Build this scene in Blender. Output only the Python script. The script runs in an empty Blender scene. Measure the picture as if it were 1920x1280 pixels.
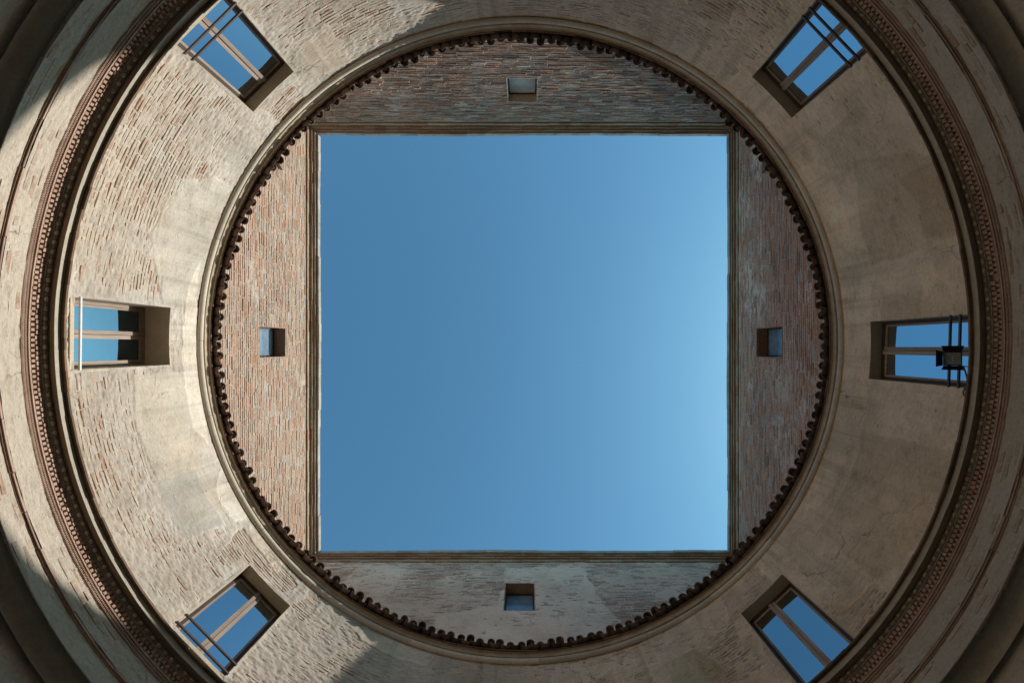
import bpy, math, random
import numpy as np
from mathutils import Vector, Matrix

random.seed(7)
rng = np.random.default_rng(7)
sc = bpy.context.scene
COL = sc.collection
H0 = 1.0                                   # camera stands this high above the paving; heights below are counted from the camera
PI = math.pi

# ------------------------------------------------------------------ camera, sky, sun, exposure
cam = bpy.data.cameras.new('camera')
cam.sensor_width = 36.0
cam.lens = 36.0 * 882.0 / 1920.0
cam.clip_start = 0.05
cam.clip_end = 500.0
camo = bpy.data.objects.new('camera', cam)
COL.objects.link(camo)
CX, CY = 0.117, 0.106
cam.shift_x = -29.0 / 1920.0                # the picture is cropped off centre: the camera itself looks straight up
cam.shift_y = 10.4 / 1920.0
fwd = Vector((0.0, 0.0, 1.0))
back = -fwd
right = Vector((1.0, 0.0, 0.0))
right = (right - back * right.dot(back)).normalized()
up = back.cross(right)
m = Matrix((right, up, back)).transposed().to_4x4()
m.translation = Vector((CX, CY, H0))
camo.matrix_world = m
sc.camera = camo

SUN_DIR = Vector((1.0, 0.090, 0.757)).normalized()      # towards the sun
SUN_EL = math.asin(SUN_DIR.z)
world = bpy.data.worlds.new('World')
sc.world = world
world.use_nodes = True
wn = world.node_tree
wn.nodes.clear()
wo = wn.nodes.new('ShaderNodeOutputWorld')
wb = wn.nodes.new('ShaderNodeBackground')
sky = wn.nodes.new('ShaderNodeTexSky')
sky.sky_type = 'NISHITA'
sky.sun_disc = False
sky.sun_elevation = SUN_EL
sky.sun_rotation = math.atan2(SUN_DIR.x, SUN_DIR.y)
sky.altitude = 20.0
sky.air_density = 1.0
sky.dust_density = 1.3
sky.ozone_density = 1.6
wt = wn.nodes.new('ShaderNodeMix')             # the photograph's cool white balance
wt.data_type = 'RGBA'; wt.blend_type = 'MULTIPLY'
wt.inputs[0].default_value = 1.0
wt.inputs[7].default_value = (0.49, 0.90, 0.91, 1.0)
wb.inputs['Strength'].default_value = 0.108
wn.links.new(sky.outputs[0], wt.inputs[6])
wn.links.new(wt.outputs[2], wb.inputs[0])
wn.links.new(wb.outputs[0], wo.inputs[0])

sl = bpy.data.lights.new('sun', 'SUN')
sl.energy = 2.35
sl.angle = math.radians(0.5)
sl.color = (1.0, 0.985, 0.955)
so = bpy.data.objects.new('sun', sl)
so.rotation_euler = SUN_DIR.to_track_quat('Z', 'Y').to_euler()
so.location = (0, 0, 40)
COL.objects.link(so)

sc.view_settings.view_transform = 'Standard'
sc.view_settings.look = 'None'
sc.view_settings.exposure = 1.0
sc.view_settings.gamma = 1.0
sc.view_settings.use_curve_mapping = False
sc.render.engine = 'CYCLES'
sc.cycles.max_bounces = 14
sc.cycles.diffuse_bounces = 10
sc.cycles.glossy_bounces = 4
sc.cycles.use_denoising = True


# ------------------------------------------------------------------ noise in numpy
def _hash(ix, iy, seed):
    h = (ix.astype(np.int64) * 374761393 + iy.astype(np.int64) * 668265263 + seed * 1274126177) & 0x7fffffff
    h = ((h ^ (h >> 13)) * 1103515245 + 12345) & 0x7fffffff
    h = ((h ^ (h >> 11)) * 214013 + 2531011) & 0x7fffffff
    return (h & 0xffff) / 32767.5 - 1.0


def vnoise(x, y, seed=0, perx=None):
    ix = np.floor(x); iy = np.floor(y)
    fx = x - ix; fy = y - iy
    ux = fx * fx * fx * (fx * (fx * 6 - 15) + 10); uy = fy * fy * fy * (fy * (fy * 6 - 15) + 10)
    ix0, ix1 = ix, ix + 1
    if perx:
        ix0 = np.mod(ix0, perx); ix1 = np.mod(ix1, perx)
    a = _hash(ix0, iy, seed); b = _hash(ix1, iy, seed)
    c = _hash(ix0, iy + 1, seed); d = _hash(ix1, iy + 1, seed)
    return (a * (1 - ux) + b * ux) * (1 - uy) + (c * (1 - ux) + d * ux) * uy


def fbm(x, y, seed=0, octs=4, gain=0.5, period=None):
    s = np.zeros_like(np.asarray(x, float)); a = 1.0; f = 1.0; t = 0.0
    for o in range(octs):
        s = s + a * vnoise(x * f, y * f, seed + o * 17, int(round(period * f)) if period else None)
        t += a; a *= gain; f *= 2.0
    return s / t


def smooth(a, b, x):
    t = np.clip((x - a) / (b - a), 0, 1)
    return t * t * (3 - 2 * t)


# ------------------------------------------------------------------ mesh helpers
def mesh_np(name, V, quads, smooth_shade=False, attrs=None):
    me = bpy.data.meshes.new(name)
    V = np.asarray(V, np.float32); quads = np.asarray(quads, np.int32)
    n, k = quads.shape
    me.vertices.add(len(V)); me.vertices.foreach_set('co', V.ravel())
    me.loops.add(n * k); me.loops.foreach_set('vertex_index', quads.ravel())
    me.polygons.add(n)
    me.polygons.foreach_set('loop_start', np.arange(0, n * k, k, dtype=np.int32))
    me.polygons.foreach_set('loop_total', np.full(n, k, np.int32))
    me.polygons.foreach_set('use_smooth', np.full(n, smooth_shade, bool))
    for nm, (typ, arr) in (attrs or {}).items():
        at = me.attributes.new(nm, typ, 'POINT')
        arr = np.asarray(arr, np.float32)
        at.data.foreach_set({'FLOAT': 'value', 'FLOAT_VECTOR': 'vector', 'FLOAT_COLOR': 'color'}[typ], arr.ravel())
    me.update(calc_edges=True)
    return me


class MB:
    def __init__(s):
        s.v = []; s.f = []

    def add(s, verts, faces):
        b = len(s.v)
        s.v += [tuple(p) for p in verts]
        s.f += [tuple(i + b for i in f) for f in faces]

    def box(s, x0, x1, y0, y1, z0, z1, fn=None):
        P = [(x, y, z) for z in (z0, z1) for y in (y0, y1) for x in (x0, x1)]
        if fn: P = [fn(*p) for p in P]
        s.add(P, [(0, 2, 3, 1), (4, 5, 7, 6), (0, 1, 5, 4), (2, 6, 7, 3), (0, 4, 6, 2), (1, 3, 7, 5)])

    def mesh(s, name, smooth_shade=False):
        me = bpy.data.meshes.new(name)
        me.from_pydata(s.v, [], s.f)
        if smooth_shade:
            me.polygons.foreach_set('use_smooth', [True] * len(me.polygons))
        me.update()
        return me


def link(name, me, mt=None, parent=None, kind=None, loc=None):
    o = bpy.data.objects.new(name, me)
    COL.objects.link(o)
    if mt is not None and not me.materials:
        me.materials.append(mt)
    if parent is not None: o.parent = parent
    if kind: o['kind'] = kind
    if loc is not None: o.location = loc
    return o


def thing(name, label, cat, loc=(0, 0, 0), group=None):
    o = bpy.data.objects.new(name, None)
    o.empty_display_size = 0.3
    COL.objects.link(o)
    o.location = loc
    o['label'] = label; o['category'] = cat; o['kind'] = 'thing'
    if group: o['group'] = group
    return o


# ------------------------------------------------------------------ materials
class NT:
    def __init__(s, name):
        s.m = bpy.data.materials.new(name)
        s.m.use_nodes = True
        s.t = s.m.node_tree
        s.t.nodes.clear()
        s.out = s.t.nodes.new('ShaderNodeOutputMaterial')
        s.b = s.t.nodes.new('ShaderNodeBsdfPrincipled')
        s.t.links.new(s.b.outputs[0], s.out.inputs[0])

    def n(s, typ, **kw):
        nd = s.t.nodes.new('ShaderNode' + typ)
        for k, v in kw.items(): setattr(nd, k, v)
        return nd

    def l(s, a, b): s.t.links.new(a, b)

    def coord(s, attr=None):
        if attr:
            a = s.n('Attribute'); a.attribute_name = attr
            return a.outputs['Vector']
        g = s.n('NewGeometry')
        return g.outputs['Position']

    def noise(s, vec, scale, detail=4, rough=0.55, stretch=None):
        if stretch:
            mp = s.n('Mapping'); mp.inputs['Scale'].default_value = stretch
            s.l(vec, mp.inputs['Vector']); vec = mp.outputs[0]
        nz = s.n('TexNoise')
        nz.inputs['Scale'].default_value = scale
        nz.inputs['Detail'].default_value = detail
        nz.inputs['Roughness'].default_value = rough
        s.l(vec, nz.inputs['Vector'])
        return nz.outputs['Fac']

    def ramp(s, fac, stops, interp='LINEAR'):
        r = s.n('ValToRGB'); cr = r.color_ramp; cr.interpolation = interp
        while len(cr.elements) < len(stops): cr.elements.new(0.5)
        for e, (p, c) in zip(cr.elements, stops):
            e.position = p; e.color = (*c, 1) if len(c) == 3 else c
        s.l(fac, r.inputs[0])
        return r.outputs[0]

    def rng(s, fac, a, b, lo=0.0, hi=1.0):
        r = s.n('MapRange'); r.inputs[1].default_value = a; r.inputs[2].default_value = b
        r.inputs[3].default_value = lo; r.inputs[4].default_value = hi
        s.l(fac, r.inputs[0])
        return r.outputs[0]

    def mix(s, fac, a, b, mode='MIX'):
        mx = s.n('Mix', data_type='RGBA', blend_type=mode)
        for sock, v in ((mx.inputs[0], fac), (mx.inputs[6], a), (mx.inputs[7], b)):
            if isinstance(v, (int, float)): sock.default_value = v
            elif isinstance(v, tuple): sock.default_value = (*v, 1)
            else: s.l(v, sock)
        return mx.outputs[2]

    def math(s, op, a, b):
        mt = s.n('Math', operation=op)
        for sock, v in ((mt.inputs[0], a), (mt.inputs[1], b)):
            if isinstance(v, (int, float)): sock.default_value = v
            else: s.l(v, sock)
        return mt.outputs[0]

    def bump(s, h, strength=0.5, dist=0.01, prev=None):
        b = s.n('Bump'); b.inputs['Strength'].default_value = strength; b.inputs['Distance'].default_value = dist
        s.l(h, b.inputs['Height'])
        if prev is not None: s.l(prev, b.inputs['Normal'])
        return b.outputs[0]

    def fin(s, color, rough=0.9, normal=None, spec=0.25, metallic=0.0):
        s.b.inputs['Specular IOR Level'].default_value = spec
        s.b.inputs['Metallic'].default_value = metallic
        if isinstance(color, tuple): s.b.inputs['Base Color'].default_value = (*color, 1)
        else: s.l(color, s.b.inputs['Base Color'])
        if isinstance(rough, (int, float)): s.b.inputs['Roughness'].default_value = rough
        else: s.l(rough, s.b.inputs['Roughness'])
        if normal is not None: s.l(normal, s.b.inputs['Normal'])
        return s.m


def plaster_mat(name, c0, c1, pink=(0.40, 0.27, 0.20), pinkamt=0.5, dark=(0.17, 0.14, 0.11), darkamt=0.5, attr='sz', tone=True,
                streak=(2.2, 12.0, 1.0), bump=0.6):
    t = NT(name)
    v = t.coord(attr)
    big = t.noise(v, 0.9, 6, 0.6)
    mid = t.noise(v, 4.5, 6, 0.65)
    col = t.mix(t.rng(big, 0.35, 0.65), c0, c1)
    st = t.noise(v, 1.0, 6, 0.6, stretch=streak)
    pk = t.math('MULTIPLY', t.rng(st, 0.56, 0.68), t.rng(mid, 0.40, 0.62, 0.0, pinkamt))
    col = t.mix(pk, col, pink)
    gr = t.noise(v, 1.6, 7, 0.7)
    col = t.mix(t.rng(gr, 0.50, 0.72, 0.0, 0.6), col, tuple(0.45 * a + 0.55 * b for a, b in zip(c0, (0.34, 0.32, 0.25))))
    bl = t.noise(v, 2.7, 8, 0.75)
    col = t.mix(t.rng(bl, 0.55, 0.70, 0.0, 0.5), col, tuple(x * f for x, f in zip(c0, (0.66, 0.60, 0.53))))
    wh = t.noise(v, 3.3, 7, 0.72)
    col = t.mix(t.rng(wh, 0.60, 0.72, 0.0, 0.5), col, tuple(min(0.72, x * 1.22 + 0.03) for x in c1))
    vd = t.n('VectorMath', operation='ADD')
    nc = t.n('TexNoise'); nc.inputs['Scale'].default_value = 2.2; nc.inputs['Detail'].default_value = 6; t.l(v, nc.inputs['Vector'])
    sc_ = t.n('VectorMath', operation='SCALE'); sc_.inputs['Scale'].default_value = 0.55; t.l(nc.outputs['Color'], sc_.inputs[0])
    t.l(v, vd.inputs[0]); t.l(sc_.outputs[0], vd.inputs[1])
    vo = t.n('TexVoronoi', feature='DISTANCE_TO_EDGE'); vo.inputs['Scale'].default_value = 0.8; t.l(vd.outputs[0], vo.inputs['Vector'])
    crk = t.math('MULTIPLY', t.rng(vo.outputs['Distance'], 0.002, 0.006, 1.0, 0.0), t.rng(t.noise(v, 0.7, 3), 0.50, 0.60))
    col = t.mix(t.math('MULTIPLY', crk, 0.75), col, tuple(0.35 * x for x in c0))
    fine = t.noise(v, 26.0, 5, 0.7)
    sp = t.noise(v, 1.0, 4, 0.7, stretch=(9.0, 34.0, 1.0))
    pit = t.math('MULTIPLY', t.rng(sp, 0.57, 0.70, 0.0, darkamt), t.rng(mid, 0.42, 0.56))
    col = t.mix(pit, col, dark)
    col = t.mix(t.rng(fine, 0.3, 0.7, 0.0, 1.0), t.mix(1.0, col, (0.86, 0.85, 0.84), 'MULTIPLY'), t.mix(1.0, col, (1.1, 1.1, 1.1), 'MULTIPLY'))
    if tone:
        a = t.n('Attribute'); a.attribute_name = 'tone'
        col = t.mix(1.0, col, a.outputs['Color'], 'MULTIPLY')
    nb = t.bump(bl, bump * 0.5, 0.03)
    nb = t.bump(st, bump * 0.3, 0.02, nb)
    nb = t.bump(sp, bump * 0.7, 0.012, nb)
    nb = t.bump(fine, bump * 0.7, 0.006, nb)
    return t.fin(col, 0.93, nb, 0.2)


def brick_mat(name, stops, soot=(0.06, 0.05, 0.045), sootamt=0.5, lime=(0.46, 0.42, 0.36), limeamt=0.5, attr=None, bump=0.6):
    t = NT(name)
    v = t.coord(attr)
    a = t.n('Attribute'); a.attribute_name = 'rnd'
    oi = t.n('ObjectInfo')
    r = t.math('FRACT', t.math('ADD', a.outputs['Fac'], oi.outputs['Random']), 0.0)
    col = t.ramp(r, stops)
    mid = t.noise(v, 2.4, 6, 0.65)
    big = t.noise(v, 0.55, 6, 0.65)
    grain = t.noise(v, 22.0, 5, 0.7)
    col = t.mix(t.rng(mid, 0.50, 0.72, 0.0, limeamt), col, lime)
    col = t.mix(t.math('MULTIPLY', t.rng(grain, 0.55, 0.7), limeamt), col, lime)
    col = t.mix(t.rng(big, 0.42, 0.68, 0.0, sootamt), col, soot)
    col = t.mix(t.rng(grain, 0.28, 0.62, 0.0, 1.0), t.mix(1.0, col, (0.75, 0.74, 0.73), 'MULTIPLY'), t.mix(1.0, col, (1.12, 1.12, 1.12), 'MULTIPLY'))
    nb = t.bump(grain, bump, 0.008 if bump < 0.9 else 0.025)
    nb = t.bump(mid, min(1.0, bump * 0.5), 0.02 if bump < 0.9 else 0.08, nb)
    return t.fin(col, 0.92, nb, 0.2)


def plain_mat(name, c0, c1, scale=6.0, rough=0.7, bump=0.3, spec=0.3, metallic=0.0, stretch=None, vary=(0.82, 1.14)):
    t = NT(name)
    v = t.coord()
    a = t.noise(v, scale, 6, 0.65, stretch=stretch)
    b = t.noise(v, scale * 7, 4, 0.6, stretch=stretch)
    oi = t.n('ObjectInfo')
    col = t.mix(t.rng(a, 0.35, 0.66), c0, c1)
    col = t.mix(t.rng(b, 0.35, 0.65, 0, 0.35), col, tuple(0.55 * x for x in c0))
    k = t.rng(oi.outputs['Random'], 0, 1, *vary)
    cv = t.n('CombineColor')
    for i in range(3): t.l(k, cv.inputs[i])
    col = t.mix(1.0, col, cv.outputs[0], 'MULTIPLY')
    nb = t.bump(b, bump, 0.006)
    return t.fin(col, rough, nb, spec, metallic)


M = {}
M['plaster'] = plaster_mat('limewashed_plaster', (0.505, 0.42, 0.335), (0.585, 0.50, 0.41), pink=(0.52, 0.35, 0.26), pinkamt=0.7, darkamt=0.9)
M['frieze'] = plaster_mat('rough_plaster', (0.52, 0.43, 0.33), (0.61, 0.51, 0.40), pinkamt=0.6, dark=(0.22, 0.16, 0.115), darkamt=0.9, tone=False, streak=(1.6, 7.0, 1.0), bump=0.9)
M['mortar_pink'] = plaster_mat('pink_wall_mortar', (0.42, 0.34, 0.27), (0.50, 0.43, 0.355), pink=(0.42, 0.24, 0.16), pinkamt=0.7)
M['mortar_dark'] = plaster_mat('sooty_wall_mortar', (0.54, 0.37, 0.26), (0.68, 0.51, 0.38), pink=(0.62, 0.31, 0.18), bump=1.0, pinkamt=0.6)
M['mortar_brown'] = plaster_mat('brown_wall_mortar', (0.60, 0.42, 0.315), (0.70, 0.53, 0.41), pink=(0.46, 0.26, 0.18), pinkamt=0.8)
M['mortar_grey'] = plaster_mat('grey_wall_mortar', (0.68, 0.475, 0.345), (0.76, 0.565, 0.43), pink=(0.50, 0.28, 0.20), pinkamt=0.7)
M['brick_drum'] = brick_mat('limewashed_brick', [(0.0, (0.50, 0.385, 0.285)), (0.35, (0.54, 0.44, 0.335)), (0.55, (0.49, 0.325, 0.23)), (0.75, (0.57, 0.48, 0.375)), (0.88, (0.47, 0.345, 0.25)), (1.0, (0.46, 0.275, 0.19))],
                            sootamt=0.10, lime=(0.56, 0.475, 0.37), limeamt=0.55)
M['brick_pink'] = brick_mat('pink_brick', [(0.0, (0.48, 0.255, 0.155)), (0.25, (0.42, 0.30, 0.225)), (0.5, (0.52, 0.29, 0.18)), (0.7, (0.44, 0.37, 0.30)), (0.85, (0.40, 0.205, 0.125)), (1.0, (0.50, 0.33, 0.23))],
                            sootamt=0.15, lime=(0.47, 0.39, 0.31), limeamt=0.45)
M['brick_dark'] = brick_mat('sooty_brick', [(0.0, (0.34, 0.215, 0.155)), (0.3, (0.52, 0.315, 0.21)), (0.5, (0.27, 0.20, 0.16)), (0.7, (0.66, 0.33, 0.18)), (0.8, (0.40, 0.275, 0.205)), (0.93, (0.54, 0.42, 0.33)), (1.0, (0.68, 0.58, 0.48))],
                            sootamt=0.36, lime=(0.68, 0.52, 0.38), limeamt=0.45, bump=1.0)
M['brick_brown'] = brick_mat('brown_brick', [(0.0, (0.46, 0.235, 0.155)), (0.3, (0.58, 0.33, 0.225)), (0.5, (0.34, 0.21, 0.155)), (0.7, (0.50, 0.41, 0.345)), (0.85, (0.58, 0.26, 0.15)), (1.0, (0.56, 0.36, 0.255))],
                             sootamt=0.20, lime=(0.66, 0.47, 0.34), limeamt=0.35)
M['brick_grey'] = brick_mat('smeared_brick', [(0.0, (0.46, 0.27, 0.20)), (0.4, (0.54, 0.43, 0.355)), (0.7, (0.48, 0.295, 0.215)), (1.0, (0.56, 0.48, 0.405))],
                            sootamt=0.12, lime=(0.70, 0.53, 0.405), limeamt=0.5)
M['brick_cornice'] = brick_mat('cornice_brick', [(0.0, (0.38, 0.23, 0.14)), (0.4, (0.44, 0.34, 0.24)), (0.7, (0.34, 0.18, 0.11)), (1.0, (0.42, 0.31, 0.21))],
                               sootamt=0.35, lime=(0.52, 0.39, 0.27), limeamt=0.35)
M['coping'] = plain_mat('weathered_coping', (0.46, 0.38, 0.32), (0.28, 0.23, 0.19), 3.0, 0.9)
M['terracotta'] = plain_mat('terracotta_moulding', (0.56, 0.385, 0.285), (0.42, 0.26, 0.18), 4.0, 0.88, 0.5, vary=(0.72, 1.18))
M['terracotta_brown'] = plain_mat('brown_terracotta', (0.36, 0.24, 0.155), (0.25, 0.17, 0.11), 4.0, 0.88, 0.5)
M['stone_pale'] = plain_mat('pale_limed_moulding', (0.55, 0.48, 0.37), (0.45, 0.38, 0.29), 3.5, 0.9, 0.5)
M['torus'] = plain_mat('pale_roll_moulding', (0.70, 0.595, 0.46), (0.58, 0.48, 0.37), 2.5, 0.88, 0.4)
M['eave_band'] = plain_mat('mossy_band', (0.53, 0.42, 0.30), (0.38, 0.285, 0.185), 4.0, 0.92, 0.5)
M['edge'] = plain_mat('dark_edge_tile', (0.24, 0.135, 0.075), (0.14, 0.095, 0.055), 5.0, 0.85, 0.5, vary=(0.6, 1.4))
M['tile'] = plain_mat('old_roof_tile', (0.25, 0.15, 0.105), (0.13, 0.092, 0.07), 7.0, 0.85, 0.6, vary=(0.5, 1.35))
M['wood'] = plain_mat('grey_wood', (0.46, 0.345, 0.26), (0.31, 0.225, 0.165), 5.0, 0.75, 0.4, stretch=(6, 6, 0.5))
M['wood_dark'] = plain_mat('dark_wood', (0.09, 0.06, 0.045), (0.06, 0.045, 0.035), 5.0, 0.6, 0.3)
M['reveal'] = plain_mat('brown_reveal_plaster', (0.62, 0.50, 0.36), (0.54, 0.43, 0.31), 5.0, 0.92, 0.5)
M['iron'] = plain_mat('brown_painted_iron', (0.13, 0.09, 0.075), (0.09, 0.065, 0.055), 8.0, 0.5, 0.2, 0.4)
M['iron_white'] = plain_mat('pale_painted_iron', (0.72, 0.70, 0.67), (0.62, 0.60, 0.57), 8.0, 0.5, 0.2, 0.4)
M['black_metal'] = plain_mat('black_metal', (0.012, 0.012, 0.013), (0.02, 0.02, 0.022), 8.0, 0.45, 0.1, 0.4)
M['cable'] = plain_mat('grey_cable', (0.20, 0.19, 0.18), (0.15, 0.14, 0.13), 8.0, 0.6, 0.1, 0.3)
M['paving'] = plain_mat('courtyard_paving', (0.60, 0.53, 0.44), (0.50, 0.44, 0.36), 1.2, 0.9, 0.5)


def glass_mat(name, tint, rough, dusty=0.0):
    t = NT(name)
    v = t.coord()
    w = t.noise(v, 1.3, 2, 0.4)
    d = t.noise(v, 7.0, 6, 0.7)
    nb = t.bump(w, 0.10, 0.02)
    col = t.mix(t.rng(d, 0.45, 0.75, 0, 0.02 + dusty), tint, (0.75, 0.76, 0.76))
    return t.fin(col, t.rng(d, 0.5, 0.8, rough, rough + 0.03 + dusty * 0.5), nb, 0.5, 1.0)


M['glass'] = glass_mat('reflective_glass', (0.72, 0.86, 0.95), 0.02)
M['glass_mid'] = glass_mat('half_reflective_glass', (0.28, 0.36, 0.44), 0.02)
M['glass_dark'] = glass_mat('dark_reflective_glass', (0.44, 0.50, 0.56), 0.02)
M['glass_low'] = glass_mat('plain_window_glass', (0.115, 0.185, 0.26), 0.02)
M['glass_skytone'] = plain_mat('sky_toned_glass', (0.26, 0.33, 0.41), (0.15, 0.20, 0.26), 3.0, 0.12, 0.05, 0.9)  # sky reflection of the tower panes put into the blue-grey base colour
M['glass_pale'] = glass_mat('pale_dusty_glass', (0.52, 0.52, 0.51), 0.38, 0.5)
M['shutter'] = plain_mat('weathered_board', (0.62, 0.52, 0.42), (0.36, 0.29, 0.23), 2.5, 0.6, 0.3)
M['lens'] = plain_mat('lamp_glass', (0.50, 0.47, 0.40), (0.36, 0.34, 0.29), 9.0, 0.2, 0.1, 0.8)

# ------------------------------------------------------------------ sizes of the courtyard (metres; z counted from the camera)
R = 5.5                 # upper circular wall
ZB, ZT = 5.30, 8.02     # its visible foot and head
S = 5.6                 # half width of the square tower above
SB, ST = 8.22, 12.196   # its brickwork
WIN = [(-134.8, 0.17, 5.75), (-43.9, 0.17, 5.66), (135.6, 0.17, 5.785), (46.35, 0.17, 5.60), (-179.35, 0.375, 5.81), (1.65, 0.17, 5.66)]   # angle, depth of reveal, sill
WZ1, WHW = 7.367, 0.448


def drum(s, z, n):
    a = s / R
    return np.stack([(R - n) * np.cos(a), (R - n) * np.sin(a), z + H0], -1)


def wrap(a):
    return (a + PI) % (2 * PI) - PI


# ------------------------------------------------------------------ patches of the plaster, as (angle, height) outlines on the wall
PATCH = [  # outline, thickness change, colour multiplier, edge noise
    ([(-166, 7.83), (-180.1, 8.03), (-191.4, 8.03), (-198, 7.87), (-194.7, 7.62), (-187.4, 7.63), (-180.2, 7.63), (-171, 7.66)], 0.9, (1.28, 1.27, 1.25)),
    ([(156.8, 7.95), (156.1, 8.1), (148, 8.1), (146.8, 7.9), (147.4, 7.63), (152.9, 7.57)], 1.1, (1.30, 1.30, 1.28)),
    ([(145.7, 7.9), (137.2, 8.06), (136.5, 7.72), (143, 7.74)], 1.1, (1.26, 1.25, 1.22)),
    ([(-151.6, 7.49), (-152.1, 7.86), (-163.8, 8.02), (-172.6, 7.97), (-173.5, 7.15), (-164, 6.77), (-155.3, 6.84)], 0.9, (1.05, 1.05, 1.03)),
    ([(175, 6.68), (174.4, 7.66), (162.7, 7.53), (155.5, 7.67), (149.9, 7.56), (149.3, 7.02), (158.6, 6.71), (167, 6.58)], 0.8, (1.02, 1.01, 0.97)),
    ([(-28.5, 6.87), (-24, 5.6), (-13, 5.6), (-12.1, 6.53), (-11.8, 7.19), (-18, 7.24)], 0.3, (0.84, 0.83, 0.80)),
    ([(14.6, 7.3), (14.9, 6.1), (13.7, 5.6), (25.3, 5.6), (34, 6.02), (32.5, 7.3), (23, 7.25)], 0.3, (0.84, 0.83, 0.80)),
    ([(41.2, 6.5), (39.2, 6.07), (34, 6.02), (34.3, 5.5), (41, 5.5), (42.6, 5.8)], -1.5, (0.92, 0.90, 0.88)),
    ([(49.9, 7.83), (45.9, 7.96), (43.3, 7.74), (45, 7.63), (48.5, 7.62), (49.9, 7.31), (53.5, 7.4), (52.9, 7.56)], 0.5, (1.08, 1.03, 1.06)),
    ([(-52.1, 7.92), (-50.3, 7.28), (-48.3, 7.38), (-38.9, 7.33), (-27.7, 7.34), (-18.6, 7.45), (-18.6, 7.8), (-32, 7.84), (-43.7, 7.9)], 0.9, (1.12, 1.08, 1.04)),
    ([(36.1, 7.65), (35, 7.57), (36, 6.2), (36.95, 6.28)], 0.1, (0.74, 0.77, 0.72)),
    ([(38.75, 7.65), (37.84, 7.59), (38.33, 6.48), (39.35, 6.56)], 0.1, (0.76, 0.79, 0.74)),
    ([(122.5, 7.77), (113.9, 7.97), (105.2, 7.91), (106, 7.62), (115.5, 7.59)], 0.9, (1.20, 1.18, 1.15)),
    ([(145.9, 7.51), (146, 7.72), (138, 7.9), (132.3, 7.86), (133.3, 7.48), (140.4, 7.33), (141.8, 7.27), (144.1, 6.79), (144.9, 7.29)], -1.7, (0.95, 0.93, 0.90)),
    ([(-10.3, 6.37), (-10.7, 6.21), (-9.4, 6.1), (-7.3, 6.17), (-6.8, 6.32), (-8, 6.41)], 0.4, (1.12, 1.10, 1.08)),
    ([(60, 7.3), (58, 6.6), (62, 6.5), (66, 6.9), (64, 7.35)], 0.3, (0.82, 0.86, 0.80)),
    ([(74, 7.6), (72, 6.9), (80, 6.8), (83, 7.3)], 0.5, (1.08, 1.02, 0.97)),
    ([(-62, 7.0), (-66, 6.5), (-58, 6.3), (-56, 6.8)], -0.8, (0.95, 0.9, 0.88)),
]


_pr = np.random.default_rng(23)
for _k in range(46):                       # old repairs, cut roughly square, scattered over the wall
    _c = _pr.uniform(-180, 180); _z = _pr.uniform(5.8, 7.9); _w = _pr.uniform(1.2, 5.5); _h = _pr.uniform(0.12, 0.55)
    _q = [(_c + sx * _w * _pr.uniform(0.7, 1.2), _z + sz * _h * _pr.uniform(0.7, 1.2)) for sx, sz in ((-1, -1), (0.1, -1.1), (1, -0.9), (1.05, 0.2), (0.9, 1), (-0.2, 0.9), (-1, 1))]
    _t = _pr.uniform(0.82, 1.13); _u = _pr.uniform(-0.04, 0.04)
    PATCH.append((_q, float(_pr.choice([-0.6, 0.25, 0.45])), (_t + _u, _t, _t - _u)))


def poly_sd(px, pz, poly):
    """signed distance, positive inside"""
    d = np.full(px.shape, 1e9); ins = np.zeros(px.shape, bool)
    n = len(poly)
    for i in range(n):
        x0, y0 = poly[i]; x1, y1 = poly[(i + 1) % n]
        ex, ey = x1 - x0, y1 - y0
        wx, wy = px - x0, pz - y0
        tt = np.clip((wx * ex + wy * ey) / (ex * ex + ey * ey + 1e-12), 0, 1)
        d = np.minimum(d, np.hypot(wx - ex * tt, wy - ey * tt))
        c = ((y0 > pz) != (y1 > pz)) & (px < (x1 - x0) * (pz - y0) / ((y1 - y0) if y1 != y0 else 1e-9) + x0)
        ins ^= c
    return np.where(ins, d, -d)


def angle_bump(a, centre, half, soft):
    d = np.abs(wrap(a - math.radians(centre)))
    return 1 - smooth(math.radians(half - soft), math.radians(half + soft), d)


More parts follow.
